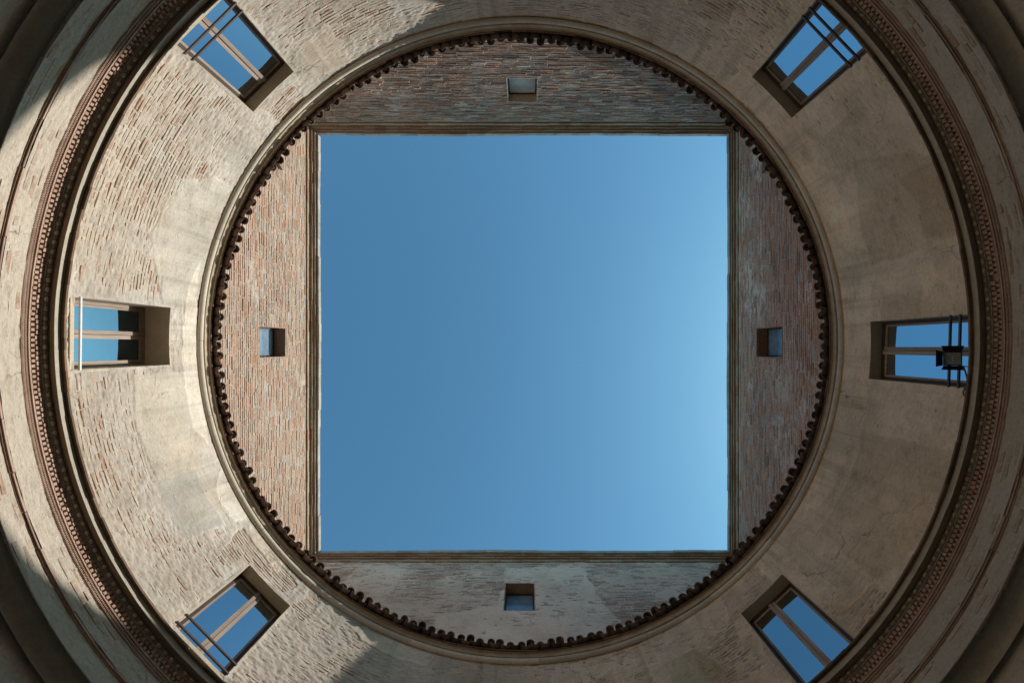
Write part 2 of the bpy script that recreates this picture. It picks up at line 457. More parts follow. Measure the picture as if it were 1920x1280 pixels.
def drum_fields(s, z):
    """plaster cover (positive = bricks hidden) and colour of the coat at arc length s and height z"""
    a = wrap(s / R)
    per = 2 * PI * R
    f1 = fbm(s / per * 40, z * 1.1, 3, 5, 0.55, 40)
    f2 = fbm(s / per * 130, z * 5.0, 11, 4, 0.6, 130)
    f3 = fbm(s / per * 440, z * 20.0, 23, 3, 0.65, 440)
    cov = 0.02 + 0.85 * f1 + 0.50 * f2 + 0.75 * f3
    cov = cov + 1.15 * angle_bump(a, 8, 40, 10)                      # smooth render on the shaded right
    cov = cov + 0.25 * angle_bump(a, 75, 28, 10)
    cov = cov - 0.10 * angle_bump(a, -90, 30, 12)
    cov = cov - 0.25 * angle_bump(a, -142, 30, 10) * (1 - smooth(7.2, 7.6, z))
    cov = cov + 0.30 * smooth(6.9, 7.5, z) * angle_bump(a, 180, 50, 15)
    tone = np.ones(s.shape + (3,))
    low = fbm(s / per * 24, z * 0.8, 41, 4, 0.55, 24)
    tone *= (1 + 0.26 * low)[..., None]
    grn = np.clip(fbm(s / per * 30, z * 0.9, 57, 4, 0.5, 30), 0, 1)
    tone *= 1 - grn[..., None] * np.array([0.20, 0.14, 0.16])
    tone *= 1 - np.clip(0.55 * f2 + 0.45 * f3, 0, 1)[..., None] * np.array([0.16, 0.20, 0.24]) * 1.6
    tone *= 1 + np.clip(-0.5 * f2 - 0.5 * f3, 0, 1)[..., None] * np.array([0.10, 0.11, 0.13])
    warm_lift = np.maximum(angle_bump(a, 0, 62, 14), 0.55 * angle_bump(a, 70, 35, 15))     # browner render, plus brightness painted in to lift the shade on this side
    warm_lift = np.maximum(warm_lift, 0.55 * angle_bump(a, -80, 25, 8))
    tone *= 1 + warm_lift[..., None] * np.array([0.56, 0.35, 0.14])
    run = fbm(s / per * 260, z * 0.30, 71, 4, 0.65, 260) * (0.25 + 0.75 * smooth(6.6, 7.9, z))
    tone *= (1 - 0.50 * np.clip(run, 0, 1))[..., None]
    wx = 0.07 * fbm(s / per * 90, z * 2.6, 5, 4, 0.6, 90); wz = 0.07 * fbm(s / per * 90, z * 2.6 + 9, 6, 4, 0.6, 90)
    for poly, dt, mul in PATCH:
        ca = math.radians(sum(p[0] for p in poly) / len(poly))
        P = [(R * (math.radians(p[0]) - ca), p[1]) for p in poly]
        ds = R * wrap(a - ca)
        msk = np.abs(ds) < 3.5
        if not msk.any(): continue
        sd = np.full(s.shape, -1.0)
        sd[msk] = poly_sd(ds[msk] + wx[msk], z[msk] + wz[msk], P)
        sf = 0.012 if abs(dt) > 0.4 else (0.075 if dt < 0.2 else 0.03)
        w = smooth(-sf, sf, sd)
        if dt < 0.2 and dt > 0: w = w * (0.55 + 0.45 * np.clip(fbm(s * 3, z * 3, 77, 3) * 2, -1, 1))
        cov = cov + dt * w
        tone = tone * (1 + (np.array(mul) - 1) * w[..., None])
        rim = np.exp(-(sd / 0.018) ** 2) * (1 if dt < -1 or dt > 1 else 0.35)     # lip of fresh mortar along a broken edge
        cov = cov + 0.55 * rim
        tone = tone * (1 + 0.13 * rim[..., None])
    return cov, np.clip(tone, 0.3, 1.8)


def in_window(a, z, pad=0.0):
    r = np.zeros(np.shape(a), bool)
    for deg, d, z0_ in WIN:
        r |= (np.abs(R * np.sin(wrap(a - math.radians(deg)))) < WHW + pad) & (np.cos(a - math.radians(deg)) > 0) & (z < WZ1 + pad) & (z > z0_ - pad)
    return r


FPX, VPX, VPY = 882.0, 989.0, 650.4


def to_px(P):
    d = np.asarray(P) - np.array([CX, CY, H0])
    return VPX + FPX * d[..., 0] / d[..., 2], VPY + FPX * d[..., 1] / d[..., 2]


# ------------------------------------------------------------------ brick builder shared by all walls
def brick_verts(L, h, d, k=0.008, j=0.0048, size=1):
    """8 corners per brick in (along, up, out); back face sits d behind; front corners are worn"""
    n = len(L)
    jj = rng.uniform(-j, j, (n, 4, 3)); jj[..., 2] *= 0.9
    sx = np.array([-1, 1, 1, -1]); sy = np.array([-1, -1, 1, 1])
    fr = np.stack([sx[None] * (L[:, None] / 2 - k), sy[None] * (h[:, None] / 2 - k * 0.8), np.zeros((n, 4))], -1) + jj
    mid = np.stack([sx[None] * L[:, None] / 2, sy[None] * h[:, None] / 2, np.full((n, 4), -0.006)], -1)
    bk = np.stack([sx[None] * L[:, None] / 2, sy[None] * h[:, None] / 2, -np.repeat(d[:, None], 4, 1)], -1)
    return np.concatenate([fr, mid, bk], 1)          # n,12,3


BQ = np.array([[0, 1, 2, 3]] + [[i, 4 + i, 4 + (i + 1) % 4, (i + 1) % 4] for i in range(4)] + [[4 + i, 8 + i, 8 + (i + 1) % 4, 4 + (i + 1) % 4] for i in range(4)])


def bricks_mesh(name, s, z, n, L, h, fn, mt, j=0.0048):
    """many bricks joined: s,z centre, n how proud; fn maps (s,z,n) to the world"""
    d = np.full(len(L), 0.045)
    bv = brick_verts(L, h, d, j=j)
    W = fn(s[:, None] + bv[..., 0], z[:, None] + bv[..., 1], n[:, None] + bv[..., 2])
    V = W.reshape(-1, 3)
    Q = (np.arange(len(L))[:, None, None] * 12 + BQ[None]).reshape(-1, 4)
    r = np.repeat(rng.random(len(L)), 12)
    me = mesh_np(name, V, Q, False, {'rnd': ('FLOAT', r)})
    me.materials.append(mt)
    return me


def brick_variants(mt, L, h, count=24, j=0.0048):
    out = []
    for i in range(count):
        bv = brick_verts(np.array([L]), np.array([h]), np.array([0.045]), j=j)[0]
        me = mesh_np('brick', bv, BQ, False, {'rnd': ('FLOAT', np.full(12, rng.random()))})
        me.materials.append(mt)
        out.append(me)
    return out


def place_brick(var, parent, pos, along, outv, sx, sy, L0, h0, root):
    me = var[rng.integers(len(var))]
    o = bpy.data.objects.new('brick', me)
    COL.objects.link(o)
    o.parent = parent
    upv = Vector((0, 0, 1))
    mt = Matrix((Vector(along) * (sx / L0), upv * (sy / h0), Vector(outv))).transposed().to_4x4()
    mt.translation = Vector(pos) - Vector(root)
    o.matrix_basis = mt
    return o


def lay_courses(length, z0, z1, ph, pl, jl, start=0.0, joint=0.012, hj=0.014, closed=False):
    s, z, L, h = [], [], [], []
    k = 0
    zc = z0
    while zc < z1 - ph * 0.6:
        x = -length / 2 + start - (pl * 0.5 if k % 2 else 0) + rng.uniform(-jl, jl) * 2
        while x < length / 2 + start:
            l = pl * (0.5 if rng.random() < 0.16 else 1.0) + rng.uniform(-jl, jl)
            s.append(x + l / 2); z.append(zc + ph / 2 + rng.uniform(-.003, .003)); L.append(l - joint); h.append(ph - hj + rng.uniform(-.004, .003))
            x += l
        k += 1; zc += ph
    return map(np.array, (s, z, L, h))


# ================================================================== LARGE STRUCTURE
# ------------------------------------------------------------------ courtyard paving
mb = MB()
N = 96
mb.v = [(0, 0, 0)] + [(9.0 * math.cos(2 * PI * i / N), 9.0 * math.sin(2 * PI * i / N), 0) for i in range(N)]
mb.f = [(0, 1 + i, 1 + (i + 1) % N) for i in range(N)]
g = link('courtyard_ground', mb.mesh('courtyard_ground'), M['paving'], kind='structure')

# ------------------------------------------------------------------ upper circular wall: coat of plaster over brick
wall = thing('circular_wall', 'circular courtyard wall of limewashed brick and worn plaster holding six tall windows', 'wall', (0, 0, ZB + H0))
WROOT = Vector((0, 0, ZB + H0))


def breaks(vals, lo, hi, step):
    vals = sorted([lo] + [v for v in vals if lo < v < hi] + [hi])
    out = [lo]
    for a, b in zip(vals[:-1], vals[1:]):
        k = max(1, int(round((b - a) / step)))
        out += list(np.linspace(a, b, k + 1)[1:])
    return np.array(out)


jam = []
for deg, d, z0_ in WIN:
    dl = math.asin(WHW / R)
    for sgn in (-1, 1): jam.append(wrap(math.radians(deg) + sgn * dl))
A = breaks(jam, -PI, PI, 0.018 / R)
Zs = breaks(sorted({w_[2] for w_ in WIN}) + [WZ1], ZB, ZT, 0.012)
aa, zz = np.meshgrid(A, Zs, indexing='ij')
cov, tone = drum_fields(aa * R, zz)
edge = np.zeros_like(aa)
for deg, d, z0_ in WIN:
    da = np.abs(wrap(aa - math.radians(deg))) * R
    dist = np.maximum(da - WHW, np.maximum(zz - WZ1, z0_ - zz))
    edge = np.maximum(edge, 1 - smooth(0.012, 0.04, dist))
relief = fbm(aa * R * 9 / 1.0, zz * 30, 91, 4, 0.65) * 0.006
cover_n = -0.0085 + 0.0175 * smooth(-0.6, 0.75, cov) + relief * (1 - 0.88 * smooth(0.2, 1.1, cov))
cover_n = cover_n * (1 - edge) + 0.006 * edge
rough_s = 0.006 * fbm(aa * R * 7, zz * 9, 301, 3, 0.6); rough_z = 0.006 * fbm(aa * R * 9, zz * 7, 311, 3, 0.6)
V = drum(aa * R + rough_s, zz + rough_z, cover_n) - np.array(WROOT)
na, nz = aa.shape
idx = np.arange(na * nz).reshape(na, nz)
Q = np.stack([idx[:-1, :-1], idx[:-1, 1:], idx[1:, 1:], idx[1:, :-1]], -1)
ca = (A[:-1] + A[1:]) / 2; cz = (Zs[:-1] + Zs[1:]) / 2
keep = ~in_window(ca[:, None] + 0 * cz[None], cz[None] + 0 * ca[:, None])
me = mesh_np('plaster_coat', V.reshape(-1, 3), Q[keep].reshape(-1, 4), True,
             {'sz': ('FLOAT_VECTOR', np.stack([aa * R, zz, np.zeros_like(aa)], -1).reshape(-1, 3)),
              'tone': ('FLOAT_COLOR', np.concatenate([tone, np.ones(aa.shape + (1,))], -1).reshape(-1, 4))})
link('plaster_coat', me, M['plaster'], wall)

s, z, L, h = lay_courses(2 * PI * R, ZB + 0.15, ZT - 0.01, 0.054, 0.235, 0.018)
a = s / R
bc, _ = drum_fields(s, z)
keepb = (bc < 0.9) & (np.abs(a) < PI)
for off in (-0.5, 0.0, 0.5):
    keepb &= ~in_window(a + off * L / R, z, 0.03)
s, z, L, h, bc = (q[keepb] for q in (s, z, L, h, bc))
n = rng.uniform(-0.0065, 0.0015, len(s))
P = drum(s, z, 0 * s)
px, py = to_px(P)
vis = (px > 12) & (px < 1908) & (py > 8) & (py < 1272) & (z > 5.80) & (bc < 0.35)
area = np.where(vis, L * h / (z ** 2), 0)
pick = np.argsort(-area)[:300]
pm = np.zeros(len(s), bool); pm[pick] = area[pick] > 0
local = lambda s_, z_, n_: drum(s_, z_, n_) - np.array(WROOT)
link('brick_mass', bricks_mesh('brick_mass', s[~pm], z[~pm], n[~pm], L[~pm], h[~pm], local, M['brick_drum']), None, wall, 'stuff')
var = brick_variants(M['brick_drum'], 0.24, 0.040)
for i in np.nonzero(pm)[0]:
    t = s[i] / R
    place_brick(var, wall, drum(s[i], z[i], n[i] + 0.002), (-math.sin(t), math.cos(t), 0), (-math.cos(t), -math.sin(t), 0), L[i], h[i], 0.24, 0.040, WROOT)


# ------------------------------------------------------------------ windows of the circular wall (each a part of the wall)
def radial(deg):
    t = math.radians(deg)
    o = Vector((math.cos(t), math.sin(t), 0)); tg = Vector((-math.sin(t), math.cos(t), 0))
    return lambda x, y, z_: tuple(o * y + tg * x + Vector((0, 0, z_ + H0)) - WROOT)      # x along, y from the axis, z up


def drum_window(spec, bars, barmat, glass='glass'):
    deg, depth, z0 = spec
    fn = radial(deg)
    w = WHW; z1 = WZ1
    mb = MB()
    fy = math.sqrt(R * R - w * w) - 0.004       # wall face at the jamb
    by = R + depth + 0.06
    th = 0.03
    # reveal: jambs and flat soffit, front edges buried flush with the coat
    mb.box(-w - th, -w, fy, by, z0, z1 + th, fn); mb.box(w, w + th, fy, by, z0, z1 + th, fn)
    nseg = 8                                      # soffit follows the round wall
    xs = np.linspace(-w, w, nseg + 1)
    for x0, x1 in zip(xs[:-1], xs[1:]):
        P = []
        for zz_ in (z1, z1 + th):
            for x in (x0, x1):
                P.append(fn(x, math.sqrt(R * R - x * x) - 0.005, zz_)); P.append(fn(x, by, zz_))
        mb.add(P, [(0, 2, 3, 1), (4, 5, 7, 6), (0, 4, 6, 2), (1, 3, 7, 5)])
    mb.box(-w, w, fy + 0.006, by, z0 - 0.05, z0, fn)
    win = link('window', mb.mesh('window'), M['reveal'], wall)
    # frame
    y0 = R + depth
    mb = MB()
    fw = 0.045
    mb.box(-w + .002, -w + fw, y0, y0 + 0.05, z0 + .002, z1 - .002, fn); mb.box(w - fw, w - .002, y0, y0 + 0.05, z0 + .002, z1 - .002, fn)
    mb.box(-w + fw, w - fw, y0 - 0.004, y0 + 0.05, z1 - 0.055, z1 - .002, fn); mb.box(-w + fw, w - fw, y0 - 0.004, y0 + 0.05, z0 + .002, z0 + 0.06, fn)
    link('frame', mb.mesh('frame'), M['wood_dark'] if depth < 0.3 else M['wood'], win)
    for sg in (-1, 1):
        mb = MB()                                 # casement stiles, rails
        a0, a1 = (0.003, w - fw - 0.003)
        zA, zB = z0 + 0.063, z1 - 0.058
        def bx(xa, xb, ya, yb, za, zb):
            if sg < 0: xa, xb = -xb, -xa
            mb.box(xa, xb, ya, yb, za, zb, fn)
        bx(a0, a0 + 0.055, y0 - 0.012 - (0.018 if sg > 0 else 0), y0 + 0.035, zA, zB)
        bx(a1 - 0.03, a1, y0 + 0.006, y0 + 0.035, zA, zB)
        bx(a0 + 0.055, a1 - 0.03, y0 + 0.004, y0 + 0.035, zA, zA + 0.07)
        bx(a0 + 0.055, a1 - 0.03, y0 + 0.004, y0 + 0.035, zB - 0.04, zB)
        link('casement', mb.mesh('casement'), M['wood'], win)
        mb = MB()
        bx(a0 + 0.05, a1 - 0.025, y0 + 0.018, y0 + 0.026, zA + 0.06, zB - 0.03)
        link('pane', mb.mesh('pane'), M[glass], win)
    for zb in bars:
        mb = MB()
        yb = fy - 0.004
        mb.box(-w - 0.01, w + 0.01, yb - 0.012, yb + 0.012, zb - 0.011, zb + 0.011, fn)
        link('guard_bar', mb.mesh('guard_bar'), barmat, win)
    return win


drum_window(WIN[0], (5.894, 6.026), M['iron'], 'glass_mid')
drum_window(WIN[1], (5.865, 6.01), M['iron'])
drum_window(WIN[2], (5.83, 5.99), M['iron'], 'glass_mid')
drum_window(WIN[3], (), M['iron'], 'glass_dark')
drum_window(WIN[4], (5.88,), M['iron_white'], 'glass_low')
drum_window(WIN[5], (5.83, 5.965), M['iron'])


# ------------------------------------------------------------------ turned mouldings
def wob(a, seed, amp):
    return amp * fbm(a / (2 * PI) * 36 + 0, np.zeros_like(a) + seed * 3.7, seed, 4, 0.6, 36)


def ring(name, prof, mt, parent, root, nseg=720, amp=0.004, seed=1, smooth_shade=False, fine=0.0, kind=None, closed=True):
    """turned profile [(radius, z), ...] from below upwards, hand-made wobble"""
    a = np.linspace(-PI, PI, nseg + 1)
    dr = wob(a, seed, amp); dz = wob(a, seed + 50, amp * 0.7)
    prof = np.array(prof, float)
    if smooth_shade is False:
        # split points so every moulding face keeps a hard edge
        segs = [(prof[i], prof[i + 1]) for i in range(len(prof) - 1)]
    else:
        segs = [prof]
    VV, QQ, SZ = [], [], []
    base = 0
    ln = 0.0
    for sg in segs:
        sg = np.array(sg)
        k = len(sg)
        acc = np.concatenate([[0], np.cumsum(np.hypot(*(sg[1:] - sg[:-1]).T))]) + ln
        ln = acc[-1]
        rr = sg[None, :, 0] + dr[:, None]; zz_ = sg[None, :, 1] + dz[:, None]
        if fine:
            q = fbm(a[:, None] * R * 8 + 0 * acc, acc[None] * 22 + 0 * a[:, None], seed + 5, 4, 0.6) * fine
            q[-1] = q[0]; rr = rr - q
        X = np.stack([rr * np.cos(a)[:, None], rr * np.sin(a)[:, None], zz_ + H0], -1) - np.array(root)
        VV.append(X.reshape(-1, 3))
        SZ.append(np.stack([a[:, None] * R + 0 * rr, 0 * rr + acc[None], 0 * rr], -1).reshape(-1, 3))
        ii = base + np.arange((nseg + 1) * k).reshape(nseg + 1, k)
        QQ.append(np.stack([ii[:-1, :-1], ii[:-1, 1:], ii[1:, 1:], ii[1:, :-1]], -1).reshape(-1, 4))
        base += (nseg + 1) * k
    me = mesh_np(name, np.concatenate(VV), np.concatenate(QQ), smooth_shade or fine > 0, {'sz': ('FLOAT_VECTOR', np.concatenate(SZ))})
    return link(name, me, mt, parent, kind)


def arc_box(t0, t1, r0, r1, z0, z1, root, nseg=2):
    """block on a circle between two angles"""
    mb = MB()
    ts = np.linspace(t0, t1, nseg + 1)
    P = []
    for t in ts:
        for (r, zz_) in ((r0, z0), (r1, z0), (r1, z1), (r0, z1)):
            P.append((r * math.cos(t) - root[0], r * math.sin(t) - root[1], zz_ + H0 - root[2]))
    F = []
    for i in range(nseg):
        b = 4 * i
        for q in range(4):
            F.append((b + q, b + (q + 1) % 4, b + 4 + (q + 1) % 4, b + 4 + q))
    F.append((3, 2, 1, 0)); F.append((4 * nseg, 4 * nseg + 1, 4 * nseg + 2, 4 * nseg + 3))
    mb.add(P, F)
    return mb


def local_arc(dt, r0, r1, z0, z1, nseg=2, name='block'):
    """the same block built round angle 0, to be turned about the axis (shared by all its copies)"""
    mb = MB()
    P = []
    for t in np.linspace(-dt / 2, dt / 2, nseg + 1):
        for (r, zz_) in ((r0, z0), (r1, z0), (r1, z1), (r0, z1)):
            P.append((r * math.cos(t), r * math.sin(t), zz_))
    F = []
    for i in range(nseg):
        b = 4 * i
        for q in range(4):
            F.append((b + q, b + (q + 1) % 4, b + 4 + (q + 1) % 4, b + 4 + q))
    F.append((3, 2, 1, 0)); F.append((4 * nseg, 4 * nseg + 1, 4 * nseg + 2, 4 * nseg + 3))
    mb.add(P, F)
    return mb.mesh(name)


def turned(name, me, t, parent, dz=0.0, dr=0.0, tilt=0.0):
    o = bpy.data.objects.new(name, me)
    COL.objects.link(o)
    o.parent = parent
    o.rotation_euler = (0, tilt, t)
    o.location = (dr * math.cos(t), dr * math.sin(t), dz)
    return o


def multiply(me_src, ts, name, mt, parent, dzs=None, drs=None):
    """many copies of one block round the axis joined into a single mesh"""
    n = len(me_src.vertices)
    v = np.empty(n * 3, np.float32); me_src.vertices.foreach_get('co', v); v = v.reshape(-1, 3)
    out = MB()
    F = [tuple(p.vertices) for p in me_src.polygons]
    ts = np.asarray(ts)
    c, s_ = np.cos(ts)[:, None], np.sin(ts)[:, None]
    dr = np.zeros(len(ts)) if drs is None else drs
    dz = np.zeros(len(ts)) if dzs is None else dzs
    X = np.stack([(v[None, :, 0] + dr[:, None]) * c - v[None, :, 1] * s_, (v[None, :, 0] + dr[:, None]) * s_ + v[None, :, 1] * c, v[None, :, 2] + dz[:, None] + 0 * c], -1)
    me = bpy.data.meshes.new(name)
    faces = [tuple(i + n * k for i in f) for k in range(len(ts)) for f in F]
    me.from_pydata(X.reshape(-1, 3).tolist(), [], faces)
    me.update()
    return link(name, me, mt, parent, 'stuff')


def in_view(t, r, z_, pad=0):
    x, y = to_px(np.array([r * math.cos(t), r * math.sin(t), z_ + H0]))
    return -pad < x < 1920 + pad and -pad < y < 1280 + pad


mb = MB()
N = 120
for zq in (-H0, 8.24):
    mb.v += [(5.98 * math.cos(2 * PI * i / N), 5.98 * math.sin(2 * PI * i / N), zq + H0 - WROOT.z) for i in range(N)]
mb.f = [(i, N + i, N + (i + 1) % N, (i + 1) % N) for i in range(N)]
link('masonry_core', mb.mesh('masonry_core'), M['frieze'], wall)

# ------------------------------------------------------------------ lower wall, architrave, frieze
low = thing('lower_wall', 'dim grey rendered lower wall of the courtyard under the architrave', 'wall', (0, 0, 0))
ring('plaster_face', [(5.60, zq) for zq in list(np.linspace(-H0, 4.44, 150)) + [4.55, 4.70]], M['frieze'], low, (0, 0, 0), 900, 0.006, 3, True, 0.008)

AROOT = (0, 0, 4.47 + H0)
arch = thing('architrave', 'smooth curved architrave with a dark hollow moulding below its plain fascia', 'architrave', AROOT)
ring('bed_fillet', [(5.552, 4.70), (5.552, 4.474), (5.545, 4.470), (5.541, 4.536)], M['stone_pale'], arch, AROOT, 500, 0.004, 5)
cav = [(5.540 - 0.085 * (1 - math.cos(u)), 4.535 + 0.072 * math.sin(u)) for u in np.linspace(0, PI / 2, 9)] + [(5.452, 4.80)]
ring('cavetto', cav, M['stone_pale'], arch, AROOT, 600, 0.004, 5, True, 0.002)
ring('fascia', [(5.40, 4.80), (5.40, 4.70), (5.39, 4.622)] + [(5.38, zq) for zq in np.linspace(4.618, 4.817, 16)], M['frieze'], arch, AROOT, 1100, 0.004, 5, True, 0.005)
lens = 2 * PI * 5.37
cuts = []
t = -PI
while t < PI:
    cuts.append(t); t += rng.uniform(0.35, 0.75) / 5.37
cuts.append(PI)
for t0, t1 in zip(cuts[:-1], cuts[1:]):
    j = rng.uniform(-0.006, 0.006)
    mb = MB()
    for (ra, rb, za, zb) in ((5.50, 5.370, 4.817, 4.831), (5.50, 5.354, 4.831, 4.855)):
        q = arc_box(t0 + 0.0006, t1 - 0.0006, rb + j, ra, za, zb, AROOT, 5)
        mb.add(q.v, q.f)
    link('string_moulding', mb.mesh('string_moulding'), M['terracotta'], arch)

FROOT = (0, 0, 4.855 + H0)
fr = thing('frieze', 'plain plastered frieze band between the architrave and the dentil cornice', 'frieze', FROOT)
ring('plaster_band', [(5.35, zq) for zq in np.linspace(4.850, 5.08, 20)], M['frieze'], fr, FROOT, 1100, 0.005, 9, True, 0.006)

def band_bricks(parent, root, rad, z0, z1, lo, seed):
    s_, z_, L_, h_ = lay_courses(2 * PI * rad, z0 + 0.008, z1 - 0.004, 0.064, 0.265, 0.02)
    a_ = s_ / rad
    c = fbm(s_ * 0.8, z_ * 2.0, seed, 4, 0.6)
    kb = (c > lo) & (np.abs(a_) < PI)
    s_, z_, L_, h_ = s_[kb], z_[kb], L_[kb], h_[kb]
    def f(sv, zv, nv):
        q = sv / rad
        return np.stack([(rad - nv) * np.cos(q) - root[0], (rad - nv) * np.sin(q) - root[1], zv + H0 - root[2]], -1)
    link('brick_mass', bricks_mesh('brick_mass', s_, z_, rng.uniform(-0.006, 0.009, len(s_)), L_, h_, f, M['brick_drum']), None, parent, 'stuff')


band_bricks(fr, FROOT, 5.352, 4.862, 5.07, -0.05, 401)
band_bricks(arch, AROOT, 5.382, 4.622, 4.815, -0.05, 411)
band_bricks(low, (0, 0, 0), 5.602, 3.2, 4.43, 0.0, 421)

# ------------------------------------------------------------------ dentil cornice
CROOT = (0, 0, 5.074 + H0)
cor = thing('dentil_cornice', 'terracotta cornice ring with two rows of dentils and an egg moulding', 'cornice', CROOT)
cz0 = 5.074
ring('bed_moulding', [(5.42, 5.074), (5.347, 5.074), (5.347, 5.118), (5.338, 5.1185), (5.337, 5.128), (5.322, 5.129), (5.322, 5.146), (5.345, 5.147), (5.345, 5.24), (5.32, 5.24)],
     M['terracotta'], cor, CROOT, 900, 0.003, 9)
KZ = H0 - CROOT[2]
npt = 1720
ts = np.arange(npt) * 2 * PI / npt
jr = 0.0012 * rng.standard_normal(npt)
tooth = local_arc(2 * PI / npt * 0.55, 5.335, 5.355, 5.077 + KZ, 5.094 + KZ, 1, 'tooth')
multiply(tooth, ts, 'tooth_row', M['terracotta'], cor, jr * 0.4, jr)
tooth2 = local_arc(2 * PI / npt * 0.55, 5.329, 5.355, 5.099 + KZ, 5.116 + KZ, 1, 'tooth')
multiply(tooth2, ts + PI / npt, 'tooth_row', M['terracotta'], cor, jr * 0.4, jr)

nd = 583
d1 = local_arc(2 * PI / nd * 0.56, 5.318, 5.348, 5.1475 + KZ, 5.185 + KZ, 1, 'dentil')
d2 = local_arc(2 * PI / nd * 0.74, 5.309, 5.348, 5.187 + KZ, 5.238 + KZ, 1, 'dentil')
d2v = [d2] + [local_arc(2 * PI / nd * rng.uniform(0.60, 0.80), 5.309 + rng.uniform(-.003, .009), 5.348, 5.187 + rng.uniform(0, .010) + KZ, 5.238 + KZ, 1, 'dentil') for _ in range(9)]
for q in [d1] + d2v: q.materials.append(M['terracotta'])
tsd = np.arange(nd) * 2 * PI / nd
up_pick, up_rest = [], []
for k, t in enumerate(tsd):
    (up_pick if in_view(t + PI / nd, 5.30, 5.2, 6) and len(up_pick) < 300 else up_rest).append(t + PI / nd)
for t in up_pick:
    if rng.random() < 0.025: continue
    turned('dentil', d2v[rng.integers(10)], t + rng.normal(0, 0.0004), cor, rng.uniform(-.002, .002), rng.uniform(-.002, .003))
multiply(d2, up_rest, 'dentil_row', M['terracotta'], cor)
multiply(d1, tsd, 'dentil_row', M['terracotta'], cor, 0.001 * rng.standard_normal(nd), 0.0015 * rng.standard_normal(nd))

ring('fillet', [(5.345, 5.2405), (5.300, 5.2405), (5.300, 5.253), (5.33, 5.253)], M['stone_pale'], cor, CROOT, 900, 0.003, 9)
ov = [(5.303 - 0.026 * math.sin(u), 5.254 + 0.032 * (1 - math.cos(u))) for u in np.linspace(0, PI / 2, 6)]
ring('ovolo', ov, M['terracotta_brown'], cor, CROOT, 900, 0.002, 9, True)
# eggs with darts
ne = 310
mb = MB()
nu, nv = 10, 6
for iv in range(nv + 1):
    ph = -PI / 2 + PI * iv / nv
    for iu in range(nu):
        u = 2 * PI * iu / nu
        mb.v.append((5.290 - 0.026 * math.cos(ph) * math.cos(u), 0.030 * math.cos(ph) * math.sin(u), 5.268 + 0.021 * math.sin(ph) + KZ - 0.006 * math.cos(u) * math.cos(ph)))
for iv in range(nv):
    for iu in range(nu):
        mb.f.append((iv * nu + iu, iv * nu + (iu + 1) % nu, (iv + 1) * nu + (iu + 1) % nu, (iv + 1) * nu + iu))
egg = mb.mesh('egg', True); egg.materials.append(M['stone_pale'])
mb = MB()
mb.add([(5.278, 0, 5.258), (5.296, -0.012, 5.256), (5.296, 0.012, 5.256), (5.268, 0, 5.284), (5.290, -0.006, 5.286), (5.290, 0.006, 5.286)],
       [(0, 1, 4, 3), (0, 3, 5, 2), (3, 4, 5), (0, 2, 1)])
mb.v = [(x, y, q + KZ) for x, y, q in mb.v]
dart = mb.mesh('dart')
tse = np.arange(ne) * 2 * PI / ne
rest = []
for t in tse:
    if in_view(t, 5.28, 5.27, 6): turned('egg', egg, t, cor, rng.uniform(-.0015, .0015), rng.uniform(-.002, .002))
    else: rest.append(t)
multiply(egg, rest, 'egg_row', M['stone_pale'], cor)
multiply(dart, tse + PI / ne, 'dart_row', M['stone_pale'], cor)
ring('soffit', [(5.33, 5.289), (5.279, 5.289), (5.279, 5.296), (5.252, 5.297), (5.252, 5.290), (5.210, 5.292)], M['terracotta_brown'], cor, CROOT, 900, 0.003, 13)
ring('corona', [(5.210, 5.290), (5.204, 5.290), (5.203, 5.358), (5.24, 5.360)], M['stone_pale'], cor, CROOT, 1400, 0.005, 15)
# row of flat edge tiles lying on the corona
t = -PI
while t < PI - 0.01:
    l = min(rng.uniform(0.22, 0.34) / 5.12, PI - t)
    j = rng.uniform(-0.008, 0.010); dz = rng.uniform(-0.002, 0.003)
    mb = arc_box(t, t + l - 0.00004, 5.163 + j * 0.6, 5.40, 5.361 + dz, 5.385 + dz, CROOT, 3)
    link('edge_tile', mb.mesh('edge_tile'), M['edge'], cor)
    t += l
ring('weathering', [(5.20, 5.386), (5.53, 5.43)], M['eave_band'], cor, CROOT, 300, 0.0, 15)

# ------------------------------------------------------------------ eaves cornice under the roof tiles
EROOT = (0, 0, 7.97 + H0)
eav = thing('eaves_cornice', 'pale roll moulding and mossy band curving under the roof tiles', 'cornice', EROOT)
tor = []
for u in np.linspace(-PI / 2, PI / 2, 13):
    tor.append((5.488 - 0.050 * math.cos(u) - 0.012 * (u + PI / 2) / PI, 8.030 + 0.052 * math.sin(u)))
cuts = []
t = -PI
while t < PI:
    cuts.append(t); t += rng.uniform(1.1, 2.3) / 5.45
cuts.append(PI)
prof = np.array(tor)
for t0, t1 in zip(cuts[:-1], cuts[1:]):
    k = max(6, int((t1 - t0) / 0.006))
    a = np.linspace(t0 + 0.0005, t1 - 0.0005, k + 1)
    j = rng.uniform(-0.003, 0.003)
    dr = wob(a, 21, 0.006)
    rr = prof[None, :, 0] + dr[:, None] + j; zz_ = prof[None, :, 1] + 0 * dr[:, None] + H0 - EROOT[2]
    X = np.stack([rr * np.cos(a)[:, None], rr * np.sin(a)[:, None], zz_], -1).reshape(-1, 3)
    ii = np.arange((k + 1) * len(prof)).reshape(k + 1, len(prof))
    me = mesh_np('roll_moulding', X, np.stack([ii[:-1, :-1], ii[:-1, 1:], ii[1:, 1:], ii[1:, :-1]], -1).reshape(-1, 4), True)
    link('roll_moulding', me, M['torus'], eav)
ring('upper_band', [(5.56, 8.086), (5.452, 8.086), (5.452, 8.094), (5.436, 8.094), (5.430, 8.172), (5.40, 8.176)], M['eave_band'], eav, EROOT, 900, 0.004, 23)
t = -PI
